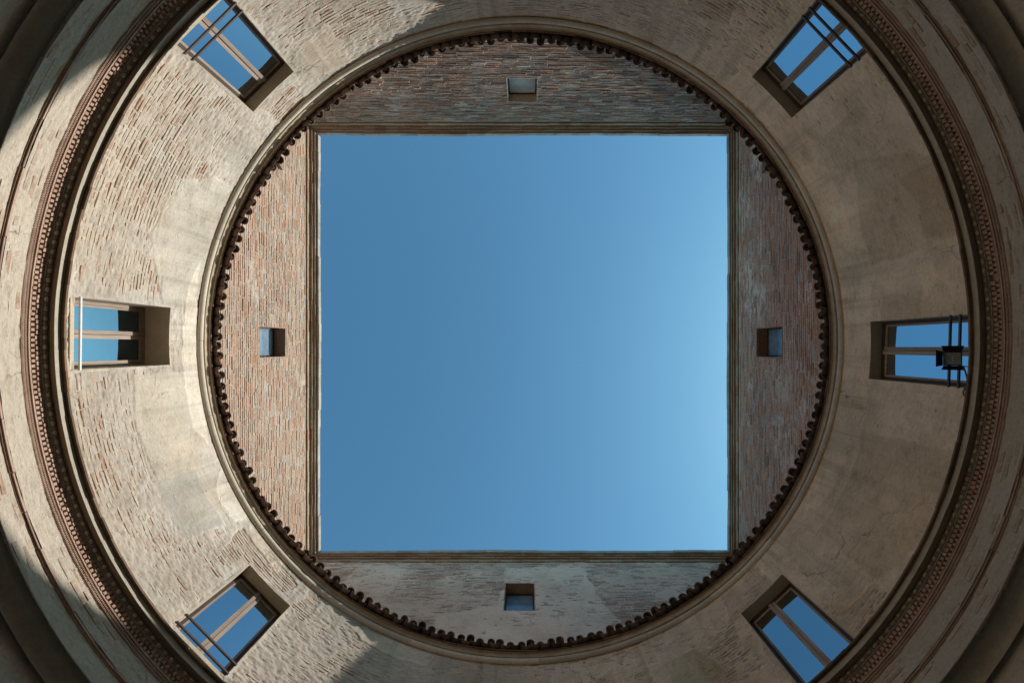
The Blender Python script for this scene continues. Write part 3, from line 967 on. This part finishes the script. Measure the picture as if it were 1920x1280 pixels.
while t < PI - 0.01:
    l = min(rng.uniform(0.27, 0.30) / 5.4, PI - t)
    j = rng.uniform(-0.008, 0.006); dz = rng.uniform(-0.002, 0.002)
    mb = arc_box(t + 0.0010, t + l - 0.0010, 5.385 + j, 5.50, 8.178 + dz, 8.206 + dz, EROOT, 3)
    link('eave_brick', mb.mesh('eave_brick'), M['tile'], eav)
    t += l
ring('backing', [(5.515, 7.9), (5.515, 8.30)], M['eave_band'], eav, EROOT, 300, 0.0, 23)

# ------------------------------------------------------------------ tiled roof sloping in from the square tower
RROOT = (0, 0, 8.2 + H0)
roof = thing('tiled_roof', 'ring of curved clay roof tiles with a scalloped dark edge below the tower walls', 'roof', RROOT)
slope = 0.30
NA = 360
a = np.linspace(-PI, PI, NA + 1)
ro = np.minimum(5.73 / np.maximum(np.abs(np.cos(a)), np.abs(np.sin(a))), 8.0)
vv = []
for f in np.linspace(0, 1, 4):
    r_ = 5.43 + (ro - 5.43) * f
    vv.append(np.stack([r_ * np.cos(a), r_ * np.sin(a), 8.232 + (r_ - 5.40) * slope + H0 - RROOT[2]], -1))
X = np.stack(vv, 1)
ii = np.arange((NA + 1) * 4).reshape(NA + 1, 4)
link('roof_deck', mesh_np('roof_deck', X.reshape(-1, 3), np.stack([ii[:-1, :-1], ii[:-1, 1:], ii[1:, 1:], ii[1:, :-1]], -1).reshape(-1, 4)), M['wood_dark'], roof)


def barrel(name, length, ra, rb, arch, th, up, seg=10):
    """half-round tile along +x (tip at x=0): opening downwards (up=1) or upwards (up=-1)"""
    mb = MB()
    rows = 3
    for i in range(rows + 1):
        f = i / rows
        r_ = ra + (rb - ra) * f
        for off in (0.0, th):
            for j in range(seg + 1):
                u = PI * (0.06 + 0.88 * j / seg)
                rad = r_ + off
                mb.v.append((length * f, rad * math.cos(u), up * (rad * arch * math.sin(u))))
    w = seg + 1
    def I(i, o, j): return (i * 2 + o) * w + j
    for i in range(rows):
        for j in range(seg):
            mb.f.append((I(i, 0, j), I(i + 1, 0, j), I(i + 1, 0, j + 1), I(i, 0, j + 1)))
            mb.f.append((I(i, 1, j), I(i, 1, j + 1), I(i + 1, 1, j + 1), I(i + 1, 1, j)))
        for j in (0, seg):
            mb.f.append((I(i, 0, j), I(i, 1, j), I(i + 1, 1, j), I(i + 1, 0, j)))
    for j in range(seg):
        mb.f.append((I(0, 0, j), I(0, 0, j + 1), I(0, 1, j + 1), I(0, 1, j)))
        mb.f.append((I(rows, 0, j), I(rows, 1, j), I(rows, 1, j + 1), I(rows, 0, j + 1)))
    return mb.mesh(name, True)


NT_ = 190
covers = [barrel('cover_tile', 0.42, 0.054 + rng.uniform(-.005, .005), 0.070, rng.uniform(0.85, 1.05), 0.013, 1) for _ in range(6)]
pans = [barrel('pan_tile', 0.42, 0.078 + rng.uniform(-.004, .004), 0.072, 0.46, 0.013, -1) for _ in range(6)]
for q in covers + pans: q.materials.append(M['tile'])
for k in range(NT_):
    for cov_, t in ((False, k), (True, k + 0.5)):
        t = (t + rng.uniform(-0.10, 0.10)) * 2 * PI / NT_
        me = (covers if cov_ else pans)[rng.integers(6)]
        o = bpy.data.objects.new('cover_tile' if cov_ else 'pan_tile', me)
        COL.objects.link(o)
        o.parent = roof
        r_ = 5.292 + rng.normal(0, 0.014) + 0.012 * math.sin(5 * t) 
        zt = (8.252 if cov_ else 8.262) - 8.2 + (0.006 if cov_ else 0.0) + rng.normal(0, .007)
        o.location = (r_ * math.cos(t), r_ * math.sin(t), zt)
        o.rotation_euler = (rng.normal(0, .09), -math.atan(slope) + rng.normal(0, .03), t + rng.normal(0, .03))

# ------------------------------------------------------------------ four walls of the square tower
NWIN = {  # side: (centre along, half width, z0, z1, depth)
    'left': (0.0, 0.33, 10.08, 11.145, 0.26), 'right': (0.0, 0.33, 10.12, 11.226, 0.244),
    'top': (0.0, 0.33, 10.20, 11.18, 0.18), 'bottom': (-0.06, 0.33, 9.97, 11.11, 0.245)}
SIDES = {'left': (Vector((-1, 0, 0)), Vector((0, 1, 0)), 'pink', -0.7),
         'right': (Vector((1, 0, 0)), Vector((0, 1, 0)), 'brown', -0.35),
         'top': (Vector((0, -1, 0)), Vector((1, 0, 0)), 'dark', -0.75),
         'bottom': (Vector((0, 1, 0)), Vector((1, 0, 0)), 'grey', -0.05)}
LABEL = {'left': 'sunlit pink brick tower wall facing the sun', 'right': 'shaded brown brick tower wall opposite the sunlit pink one',
         'top': 'soot dark brick tower wall crossed by a diagonal shadow line', 'bottom': 'shaded tower wall with grey mortar smeared over its bricks'}
LIP = {'left': 1.5, 'right': 1.0, 'top': 1.3, 'bottom': 1.05}      # how far each cornice leans out
SD = {'left': 5.62, 'right': 5.59, 'top': 5.71, 'bottom': 5.68}
for side, (outd, alo, kind_, bias) in SIDES.items():
    Sw = SD[side]
    long_ = side in ('top', 'bottom')
    e0, e1 = (-SD['left'], SD['right']) if long_ else (-SD['top'], SD['bottom'])
    root = Vector(outd) * Sw + Vector((0, 0, SB + H0))
    wl = thing('tower_wall', LABEL[side], 'wall', root, 'four walls of the square tower')
    wc, whw, wz0, wz1, wd = NWIN[side]

    def fn(s_, z_, n_, outd=outd, alo=alo, root=root, Sw=Sw):
        s_ = np.asarray(s_, float); z_ = np.asarray(z_, float); n_ = np.asarray(n_, float)
        s_, z_, n_ = np.broadcast_arrays(s_, z_, n_)
        o = np.array(outd); al = np.array(alo)
        return (Sw - n_)[..., None] * o + s_[..., None] * al + (z_ + H0)[..., None] * np.array([0, 0, 1.0]) - np.array(root)

    def pt(x, y, z_, fn=fn):          # y = distance behind the face
        return tuple(fn(x, z_, -y))

    x0_, x1_ = (e0 - 0.45, e1 + 0.45) if long_ else (e0 - 0.02, e1 + 0.02)
    mb = MB()
    top = ST + 0.40
    for (xa, xb, za, zb) in ((x0_, wc - whw - 0.03, SB, top), (wc + whw + 0.03, x1_, SB, top), (wc - whw - 0.03, wc + whw + 0.03, SB, wz0 - 0.03), (wc - whw - 0.03, wc + whw + 0.03, wz1 + 0.03, top)):
        mb.box(xa, xb, 0.03, 0.45, za, zb, pt)
    link('wall_core', mb.mesh('wall_core'), M['mortar_' + kind_], wl)
    # mortar and smeared plaster
    sd = {'left': 101, 'right': 131, 'top': 161, 'bottom': 191}[side]

    def fields(s_, z_):
        f1 = fbm(s_ * 0.9, z_ * 0.9, sd, 5, 0.55); f2 = fbm(s_ * 4, z_ * 7, sd + 3, 4, 0.6); f3 = fbm(s_ * 12, z_ * 24, sd + 7, 3, 0.6)
        c = bias + 0.9 * f1 + 0.35 * f2 + 0.4 * f3
        tn = np.ones(s_.shape + (3,)) * (1 + 0.2 * fbm(s_ * 0.7, z_ * 0.7, sd + 9, 4))[..., None]
        if side == 'bottom':
            wx_ = 0.12 * fbm(s_ * 2.5, z_ * 3, sd + 12, 4, 0.6)
            q = smooth(-0.03, 0.03, poly_sd(s_ + wx_, z_ + wx_, [(-1.9, 8.3), (-1.7, 9.8), (-0.5, 10.2), (-0.4, 11.9), (1.5, 11.9), (1.75, 10.3), (2.1, 9.2), (1.9, 8.3)]))
            c = c + 0.55 * q; tn = tn * (1 + q[..., None] * np.array([0.12, 0.13, 0.15]))
            q = smooth(-0.03, 0.03, poly_sd(s_ + wx_, z_ + wx_, [(-4.3, 10.9), (-4.2, 12.0), (-2.9, 12.1), (-3.0, 10.6)]))
            c = c + 0.4 * q; tn = tn * (1 + q[..., None] * np.array([0.08, 0.10, 0.12]))
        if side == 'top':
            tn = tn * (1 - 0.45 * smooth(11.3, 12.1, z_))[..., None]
        return c, np.clip(tn, 0.3, 1.5)
    xs = breaks([wc - whw, wc + whw], e0, e1, 0.03); zs_ = breaks([wz0, wz1], SB, ST + 0.002, 0.022)
    ss, zg = np.meshgrid(xs, zs_, indexing='ij')
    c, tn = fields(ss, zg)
    dist = np.maximum(np.abs(ss - wc) - whw, np.maximum(zg - wz1, wz0 - zg))
    ed = 1 - smooth(0.005, 0.03, dist)
    nn = -0.011 + 0.018 * smooth(-0.5, 0.7, c) + 0.003 * fbm(ss * 9, zg * 22, sd + 20, 3, 0.6)
    nn = nn * (1 - ed) - 0.004 * ed
    V = fn(ss, zg, nn)
    ii = np.arange(ss.size).reshape(ss.shape)
    Q = np.stack([ii[:-1, :-1], ii[:-1, 1:], ii[1:, 1:], ii[1:, :-1]], -1)
    cx_ = (xs[:-1] + xs[1:]) / 2; cz_ = (zs_[:-1] + zs_[1:]) / 2
    kp = ~((np.abs(cx_ - wc) < whw)[:, None] & ((cz_ > wz0) & (cz_ < wz1))[None])
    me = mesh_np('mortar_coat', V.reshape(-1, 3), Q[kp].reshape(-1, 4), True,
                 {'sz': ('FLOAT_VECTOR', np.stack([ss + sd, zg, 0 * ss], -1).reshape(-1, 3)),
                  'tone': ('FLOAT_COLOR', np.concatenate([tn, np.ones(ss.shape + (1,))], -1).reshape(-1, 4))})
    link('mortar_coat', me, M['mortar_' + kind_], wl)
    # bricks
    s_, z_, L_, h_ = lay_courses(2 * 5.75, SB + 0.03, ST - 0.005, 0.0675, 0.285, 0.014, hj=0.013)
    c, _ = fields(s_, z_)
    hit = (z_ > wz0 - 0.026) & (z_ < wz1 + 0.026)
    lo_, hi_ = s_ - L_ / 2, s_ + L_ / 2
    wl0, wl1 = wc - whw - 0.006, wc + whw + 0.006
    cl = hit & (lo_ < wl0) & (hi_ > wl0); hi_ = np.where(cl, wl0, hi_)
    cr = hit & (hi_ > wl1) & (lo_ < wl1) & ~cl; lo_ = np.where(cr, wl1, lo_)
    s_, L_ = (lo_ + hi_) / 2, hi_ - lo_
    gone = hit & (lo_ >= wl0 - 1e-6) & (hi_ <= wl1 + 1e-6)
    kb = (c < 0.75) & (s_ - L_ / 2 > e0) & (s_ + L_ / 2 < e1) & ~gone & (L_ > 0.04)
    s_, z_, L_, h_, c = (q[kb] for q in (s_, z_, L_, h_, c))
    n_ = rng.uniform(-0.006, 0.005, len(s_)) if side != 'top' else rng.uniform(-0.010, 0.010, len(s_))
    W = fn(s_, z_, n_) + np.array(root)
    px, py = to_px(W)
    rr_ = np.hypot(px - 976.5, py - 639)
    vis = (rr_ < 556) & (c < 0.3)
    area = np.where(vis, L_ * h_ / z_ ** 3, 0)
    pick = np.argsort(-area)[:300]
    pm = np.zeros(len(s_), bool); pm[pick] = area[pick] > 0
    link('brick_mass', bricks_mesh('brick_mass', s_[~pm], z_[~pm], n_[~pm], L_[~pm], h_[~pm], fn, M['brick_' + kind_], 0.008 if side == 'top' else 0.0048), None, wl, 'stuff')
    var = brick_variants(M['brick_' + kind_], 0.27, 0.055, 16, 0.008 if side == 'top' else 0.0048)
    for i in np.nonzero(pm)[0]:
        place_brick(var, wl, W[i], alo, -outd, L_[i], h_[i], 0.27, 0.055, root)
    # window
    mb = MB()
    rv = 0.022
    for (xa, xb, za, zb) in ((wc - whw - rv, wc - whw, wz0 - rv, wz1 + rv), (wc + whw, wc + whw + rv, wz0 - rv, wz1 + rv), (wc - whw, wc + whw, wz1, wz1 + rv), (wc - whw, wc + whw, wz0 - rv, wz0)):
        if xb - xa < 0.03:                        # jambs: course by course
            zc_ = za
            while zc_ < zb - 0.005:
                z2 = min(zc_ + 0.0675, zb); q_ = rng.uniform(-0.010, 0.006)
                if xa < wc: mb.box(xa, xb + q_, -0.001 + rng.uniform(-.004, .004), wd + 0.1, zc_ + 0.002, z2 - 0.002, pt)
                else: mb.box(xa - q_, xb, -0.001 + rng.uniform(-.004, .004), wd + 0.1, zc_ + 0.002, z2 - 0.002, pt)
                zc_ = z2
        else:
            for xc_ in np.linspace(xa, xb, 9)[:-1]:
                q_ = rng.uniform(-0.008, 0.006)
                mb.box(xc_ + 0.001, xc_ + (xb - xa) / 8 - 0.001, -0.001 + rng.uniform(-.004, .004), wd + 0.1, za - (q_ if za > wz0 else 0), zb + (q_ if za < wz0 else 0), pt)
    win = link('window', mb.mesh('window'), M['brick_cornice'] if side != 'top' else M['reveal'], wl)
    mb = MB()
    e = 0.004; q = 0.035
    mb.box(wc - whw + e, wc - whw + q, wd, wd + 0.05, wz0 + e, wz1 - e, pt); mb.box(wc + whw - q, wc + whw - e, wd, wd + 0.05, wz0 + e, wz1 - e, pt)
    mb.box(wc - whw + q, wc + whw - q, wd, wd + 0.05, wz1 - q, wz1 - e, pt); mb.box(wc - whw + q, wc + whw - q, wd, wd + 0.05, wz0 + e, wz0 + q, pt)
    link('frame', mb.mesh('frame'), M['wood_dark'], win)
    mb = MB()
    mb.box(wc - whw + q - .005, wc + whw - q + .005, wd + 0.02, wd + 0.03, wz0 + q - .005, wz1 - q + .005, pt)
    link('shutter' if side == 'top' else 'pane', mb.mesh('pane'), M['shutter'] if side == 'top' else M['glass_skytone'], win)
    # moulded brick cornice: three stepped courses and a coping
    steps = [(0.020, 12.204, 12.318), (0.060, 12.324, 12.374), (0.098, 12.380, 12.432)]
    for p0_, za, zb in steps:
        p_ = p0_ * LIP[side]
        x = e0 + 0.001 + (0 if long_ else p0_ * LIP['top'] + 0.008)
        lim = e1 - 0.001 - (0 if long_ else p0_ * LIP['bottom'] + 0.008)
        while x < lim - 0.01:
            l = min(rng.uniform(0.26, 0.31), lim - x)
            if lim - x - l < 0.06: l = lim - x
            j = rng.uniform(-0.006, 0.005)
            mb = MB()
            mb.box(x + 0.002, x + l - 0.002, -p_ + j, 0.03, za + rng.uniform(0, .003), zb - rng.uniform(0, .003), pt)
            link('cornice_brick', mb.mesh('cornice_brick'), M['brick_cornice'], wl)
            x += l
    x = e0 + 0.001 + (0 if long_ else 0.140 * LIP['top'] + 0.022)
    lim = e1 - 0.001 - (0 if long_ else 0.140 * LIP['bottom'] + 0.022)
    while x < lim - 0.01:
        l = min(rng.uniform(0.42, 0.5), lim - x)
        if lim - x - l < 0.1: l = lim - x
        mb = MB()
        j = rng.uniform(-0.008, 0.008) + 0.012 * math.sin(x * 0.9 + 2.1 * Sw * 10)
        mb.box(x + 0.001, x + l - 0.001, -0.140 * LIP[side] + j, 0.45, 12.440, 12.575 + rng.uniform(-.006, .006), pt)
        link('coping_slab', mb.mesh('coping_slab'), M['coping'], wl)
        x += l
    if not long_:
        pass

# small triangular flashings standing on the roof against the tower walls
for (px_, py_, side) in ((1314, 192, 'top'), (1432, 308, 'right'), (526, 302, 'left')):
    outd, alo, _, _ = SIDES[side]
    d = np.array([(px_ - VPX) / FPX, (py_ - VPY) / FPX, 1.0])
    den = d @ np.array(outd)
    tt = (SD[side] - 0.08 - np.array([CX, CY, 0]) @ np.array(outd)) / den
    c = np.array([CX, CY, H0]) + d * tt
    mb = MB()
    w_ = 0.17; sg = 1 if c @ np.array(alo) > 0 else -1
    o_, al = np.array(outd), np.array(alo)
    tri = [(-w_ * sg, 0.10), (w_ * sg, 0.06), (-0.02 * sg, -0.20)]
    P = [c + al * u + np.array([0, 0, 1.0]) * v + o_ * k for k in (0.0, 0.06) for u, v in tri]
    P = [p - np.array(RROOT) for p in P]
    mb.add(P, [(0, 1, 2), (5, 4, 3), (0, 3, 4, 1), (1, 4, 5, 2), (2, 5, 3, 0)])
    link('flashing', mb.mesh('flashing'), M['tile'], roof)

# ------------------------------------------------------------------ floodlight on the cornice in front of the right window
lp = Vector((CX, CY, H0)) + Vector(((1786 - VPX) / FPX, (672 - VPY) / FPX, 1.0)) * 5.70
FL = thing('floodlight', 'black floodlight with open flaps on the cornice before a barred window', 'floodlight', (lp.x + 0.10, lp.y, 5.385 + H0))
froot = Vector(FL.location)
face = (Vector((CX, CY, H0)) + Vector((1.2, 0, 1.2)) - lp).normalized()        # the lamp looks down into the courtyard
tv = Vector((0, 1, 0)); tv = (tv - face * tv.dot(face)).normalized()
uv = face.cross(tv)
if uv.z < 0: uv = -uv


def lamp(x, y, z_):     # x across, y up the lamp, z out of the lamp
    return tuple(lp + tv * x + uv * y + face * z_ - froot)


mb = MB()
P = [lamp(x * k, y * k, z_) for (k, z_) in ((0.6, -0.11), (1.0, -0.03), (1.0, 0.02)) for x, y in ((-0.085, -0.085), (0.085, -0.085), (0.085, 0.085), (-0.085, 0.085))]
mb.add(P, [(3, 2, 1, 0)] + [(4 * r_ + i, 4 * r_ + (i + 1) % 4, 4 * r_ + 4 + (i + 1) % 4, 4 * r_ + 4 + i) for r_ in (0, 1) for i in range(4)])
body = link('housing', mb.mesh('housing'), M['black_metal'], FL)
mb = MB()
for x0, x1, y0, y1 in ((-.085, .085, .075, .086), (-.085, .085, -.086, -.075), (-.086, -.075, -.075, .075), (.075, .086, -.075, .075)):
    mb.box(x0, x1, y0, y1, 0.018, 0.030, lamp)
link('rim', mb.mesh('rim'), M['black_metal'], FL)
mb = MB()
mb.box(-.074, .074, -.074, .074, 0.004, 0.012, lamp)
# faceted reflector showing through
link('lens', mb.mesh('lens'), M['lens'], FL)
mb = MB()
mb.box(-.04, .04, -.008, .008, 0.013, 0.022, lamp)
link('bulb', mb.mesh('bulb'), M['iron_white'], FL)
for (ax, sg) in (('x', -1), ('y', 1), ('x', 1)):
    mb = MB()
    q = []
    for (u, o_, zz_) in ((-.085, .088, .03), (.085, .088, .03), (.10, .150, .10), (-.10, .150, .10)):
        q.append((sg * o_, u, zz_) if ax == 'x' else (u, sg * o_, zz_))
    q += [(a_ * 1.02, b_ * 1.02, c_ - 0.004) for a_, b_, c_ in q]
    if (ax, sg) == ('x', 1): q = [(a_ * 0.9 if i in (2, 3, 6, 7) else a_, b_, c_) for i, (a_, b_, c_) in enumerate(q)]
    mb.add([lamp(*p) for p in q], [(0, 1, 2, 3), (7, 6, 5, 4), (0, 4, 5, 1), (1, 5, 6, 2), (2, 6, 7, 3), (3, 7, 4, 0)])
    link('barn_door', mb.mesh('barn_door'), M['black_metal'], FL)
mb = MB()
zf = 5.388 + H0 - froot.z
mb.box(-0.05, 0.09, -0.075, 0.075, zf, zf + 0.02)
mb.box(0.00, 0.03, -0.098, -0.088, zf + 0.02, lp.z - froot.z + 0.02); mb.box(0.00, 0.03, 0.088, 0.098, zf + 0.02, lp.z - froot.z + 0.02)
mb.box(-0.02, 0.05, -0.07, 0.07, zf + 0.02, zf + 0.16)
link('bracket', mb.mesh('bracket'), M['black_metal'], FL)


def tube(name, pts, rad, mt, parent=None, seg=8, sub=6):
    pts = [Vector(p) for p in pts]
    dense = []
    for i in range(len(pts) - 1):
        p0 = pts[max(i - 1, 0)]; p1 = pts[i]; p2 = pts[i + 1]; p3 = pts[min(i + 2, len(pts) - 1)]
        for k in range(sub):
            u = k / sub
            dense.append(0.5 * ((2 * p1) + (p2 - p0) * u + (2 * p0 - 5 * p1 + 4 * p2 - p3) * u * u + (3 * p1 - p0 - 3 * p2 + p3) * u ** 3))
    dense.append(pts[-1])
    mb = MB()
    for i, p in enumerate(dense):
        d = (dense[min(i + 1, len(dense) - 1)] - dense[max(i - 1, 0)]).normalized()
        e = d.cross(Vector((0.3, 0.2, 0.9))).normalized(); f = d.cross(e)
        for j in range(seg):
            u = 2 * PI * j / seg
            mb.v.append(tuple(p + e * rad * math.cos(u) + f * rad * math.sin(u)))
    for i in range(len(dense) - 1):
        for j in range(seg):
            mb.f.append((i * seg + j, i * seg + (j + 1) % seg, (i + 1) * seg + (j + 1) % seg, (i + 1) * seg + j))
    return link(name, mb.mesh(name, True), mt, parent)


def ray(px_, py_, z_):
    return Vector((CX + (px_ - VPX) / FPX * z_, CY + (py_ - VPY) / FPX * z_, z_ + H0))


cb = tube('cable', [ray(1806, 686, 5.62), ray(1811, 700, 5.66), ray(1814, 715, 5.70), ray(1810, 726, 5.72), ray(1806, 736, 5.70), ray(1810, 743, 5.62), ray(1818, 742, 5.52)], 0.009, M['cable'])
cb['label'] = 'thin grey cable hanging in a loop beside the floodlight'; cb['category'] = 'cable'
